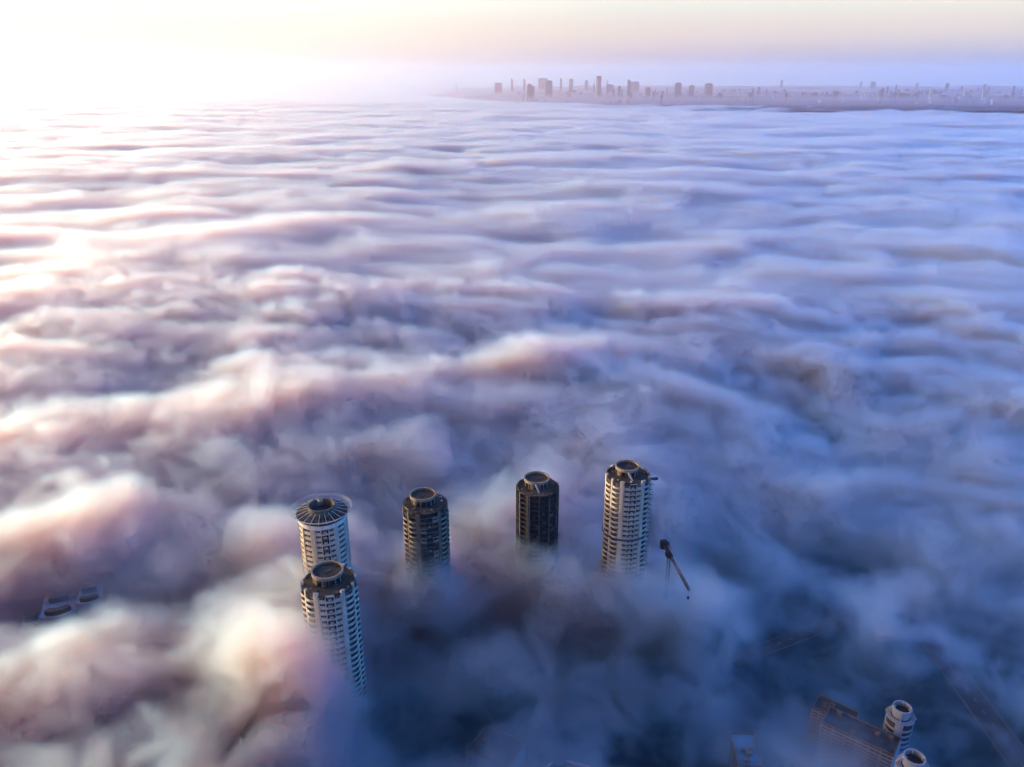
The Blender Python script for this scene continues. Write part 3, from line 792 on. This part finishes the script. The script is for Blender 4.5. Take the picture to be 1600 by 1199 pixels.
    if detail:
        fine = noise(36, (1, 1.1, 1), 5, .58, 1.2, (5, 2, 1))
        H = M('ADD', H, M('MULTIPLY', M('SUBTRACT', fine, .5), 36.0))
        cc = P(1330, 1080, 30); thin0 = gauss(cc.x, cc.y, 220, 140, .25, pos.outputs[0])
        curl = noise(17, (1, 1, 1.2), 4, .62, 1.2, (1, 7, 3))
        H = M('ADD', H, M('MULTIPLY', M('SUBTRACT', curl, .5), M('ADD', 12.0, M('MULTIPLY', thin0, 14.0))))
        foot = None
        for key, dx, dy, sx, sy, h in FOOT:
            l = FEET[key]; gq = gauss(l.x + dx, l.y + dy, sx, sy, 0, wp2)
            H = M('ADD', H, M('MULTIPLY', gq, float(h))); foot = gq if foot is None else M('ADD', foot, gq)
        # thin, torn fog towards the lower right and around the foot of the towers
        c1 = P(1330, 1080, 30); c2 = P(760, 1120, 30)
        c3 = P(1270, 905, 30)
        thin = M('MAXIMUM', gauss(c1.x, c1.y, 195, 100, .25, pos.outputs[0]), M('MULTIPLY', gauss(c2.x, c2.y, 110, 58, 0, pos.outputs[0]), .95))
        thin = M('MAXIMUM', thin, M('MULTIPLY', gauss(c3.x, c3.y, 75, 60, 0, pos.outputs[0]), .9))
        thin = M('MULTIPLY', thin, M('SUBTRACT', 1.0, M('MULTIPLY', foot, .9), clamp=True))
        H = M('SMOOTH_MAX', H, M('ADD', M('MULTIPLY', mid, 62.0), M('SUBTRACT', M('MULTIPLY', fine, 22.0), M('ADD', 24.0, M('MULTIPLY', thin, 10.0)))), 8.0)
        d = M('DIVIDE', M('SUBTRACT', H, z), 19.0, clamp=True)
        d = M('POWER', d, 1.3)
        n3 = noise(34, (1, 1.05, 1.15), 6, .6, .9, (9, 4, 2))
        pk = None
        for u, v, ru, rv in PUFFS:
            q = P(u, v, 45); e = P(u + ru, v, 45); f0 = P(u, v - rv, 45); f1 = P(u, v + rv, 45)
            gq = gauss(q.x, q.y, e.x - q.x, (f0.y - f1.y) / 2, math.atan2(q.x, q.y), wp2); pk = gq if pk is None else M('ADD', pk, gq)
        lift = M('ADD', M('MULTIPLY', M('SUBTRACT', 1.0, thin), .5), M('MULTIPLY', pk, .10))
        lift = M('SUBTRACT', lift, M('MULTIPLY', ss(y, 470, 380), M('MULTIPLY', M('SUBTRACT', 1.0, thin), .34)))
        body = ss(M('ADD', n3, lift), .52, .63, .04, 1.0)
        body = M('MULTIPLY', body, M('SUBTRACT', .26, M('MULTIPLY', thin, .215)))
        veil = M('MULTIPLY', ss(z, 66, 40), M('MULTIPLY', thin, .0022))
        dens = M('ADD', M('MULTIPLY', d, body), M('MULTIPLY', veil, ss(z, 4, 12)))
    else:
        d = M('POWER', M('DIVIDE', M('SUBTRACT', H, z), 32.0, clamp=True), 1.4)
        dens = M('MULTIPLY', d, .26)
    Ln.new(dens, vc.inputs['Density'])
    Ln.new(vc.outputs[0], sm.inputs[0]); Ln.new(sm.outputs[0], go.inputs[0])
    me = bpy.data.meshes.new(name); me.materials.append(fogm)
    o = bpy.data.objects.new(name, me); COL.objects.link(o); md = o.modifiers.new('fog', 'NODES'); md.node_group = g
    return o
o = fog_volume('fog', (-500, 130, 0), (500, 560, 106), (470, 202, 50), True)
tag(o, 'near fog, torn open round the towers and thin at lower right', kind='stuff')
o = fog_volume('fog_billows', (-880, 560, 0), (880, 1100, 106), (570, 175, 36), True)
tag(o, 'churned fog just behind the towers', kind='stuff')
o = fog_volume('fog_bank', (-2600, 1100, 0), (2600, 3400, 116), (640, 290, 26), False)
tag(o, 'middle stretch of the rolling fog sea', kind='stuff')
o = fog_volume('fog_sea', (-7000, 3400, 0), (7000, 9000, 120), (470, 250, 16), False)
tag(o, 'far stretch of the fog sea reaching the city shore', kind='stuff')
# smooth fog beyond, seen at a grazing angle
m = MB(); m.box(-30000, 30000, 9000, 60000, 1, 52, fog_mat('distant_fog', .02)); tag(m.build('distant_fog'), 'flat distant fog out to the horizon', kind='stuff')
# thin haze lying over the far half of the view
hz = fog_mat('haze', 1 / 7000, (1, .70, .62), .6)
m = MB(); m.box(-30000, 30000, 2500, 60000, 125, 560, hz); tag(m.build('haze'), 'thin mauve haze over the horizon', kind='stuff')
m = MB(); m.box(-29000, 29000, 7200, 59000, 53, 124, fog_mat('shore_mist', 1 / 2200, (1, .82, .86), .6)); tag(m.build('shore_mist'), 'low mist veiling the foot of the far city', kind='stuff')

# ------------------------------------------------------------------ render settings
c = sc.cycles
c.volume_bounces = 6; c.max_bounces = 10; c.diffuse_bounces = 3; c.glossy_bounces = 2; c.transparent_max_bounces = 8
c.use_denoising = True
c.volume_step_rate = 3; c.volume_max_steps = 384
c.use_adaptive_sampling = True; c.adaptive_threshold = .07; c.adaptive_min_samples = 16
c.time_limit = 1000
c.sample_clamp_indirect = 8
sc.view_settings.view_transform = 'Standard'; sc.view_settings.look = 'None'; sc.view_settings.exposure = 0
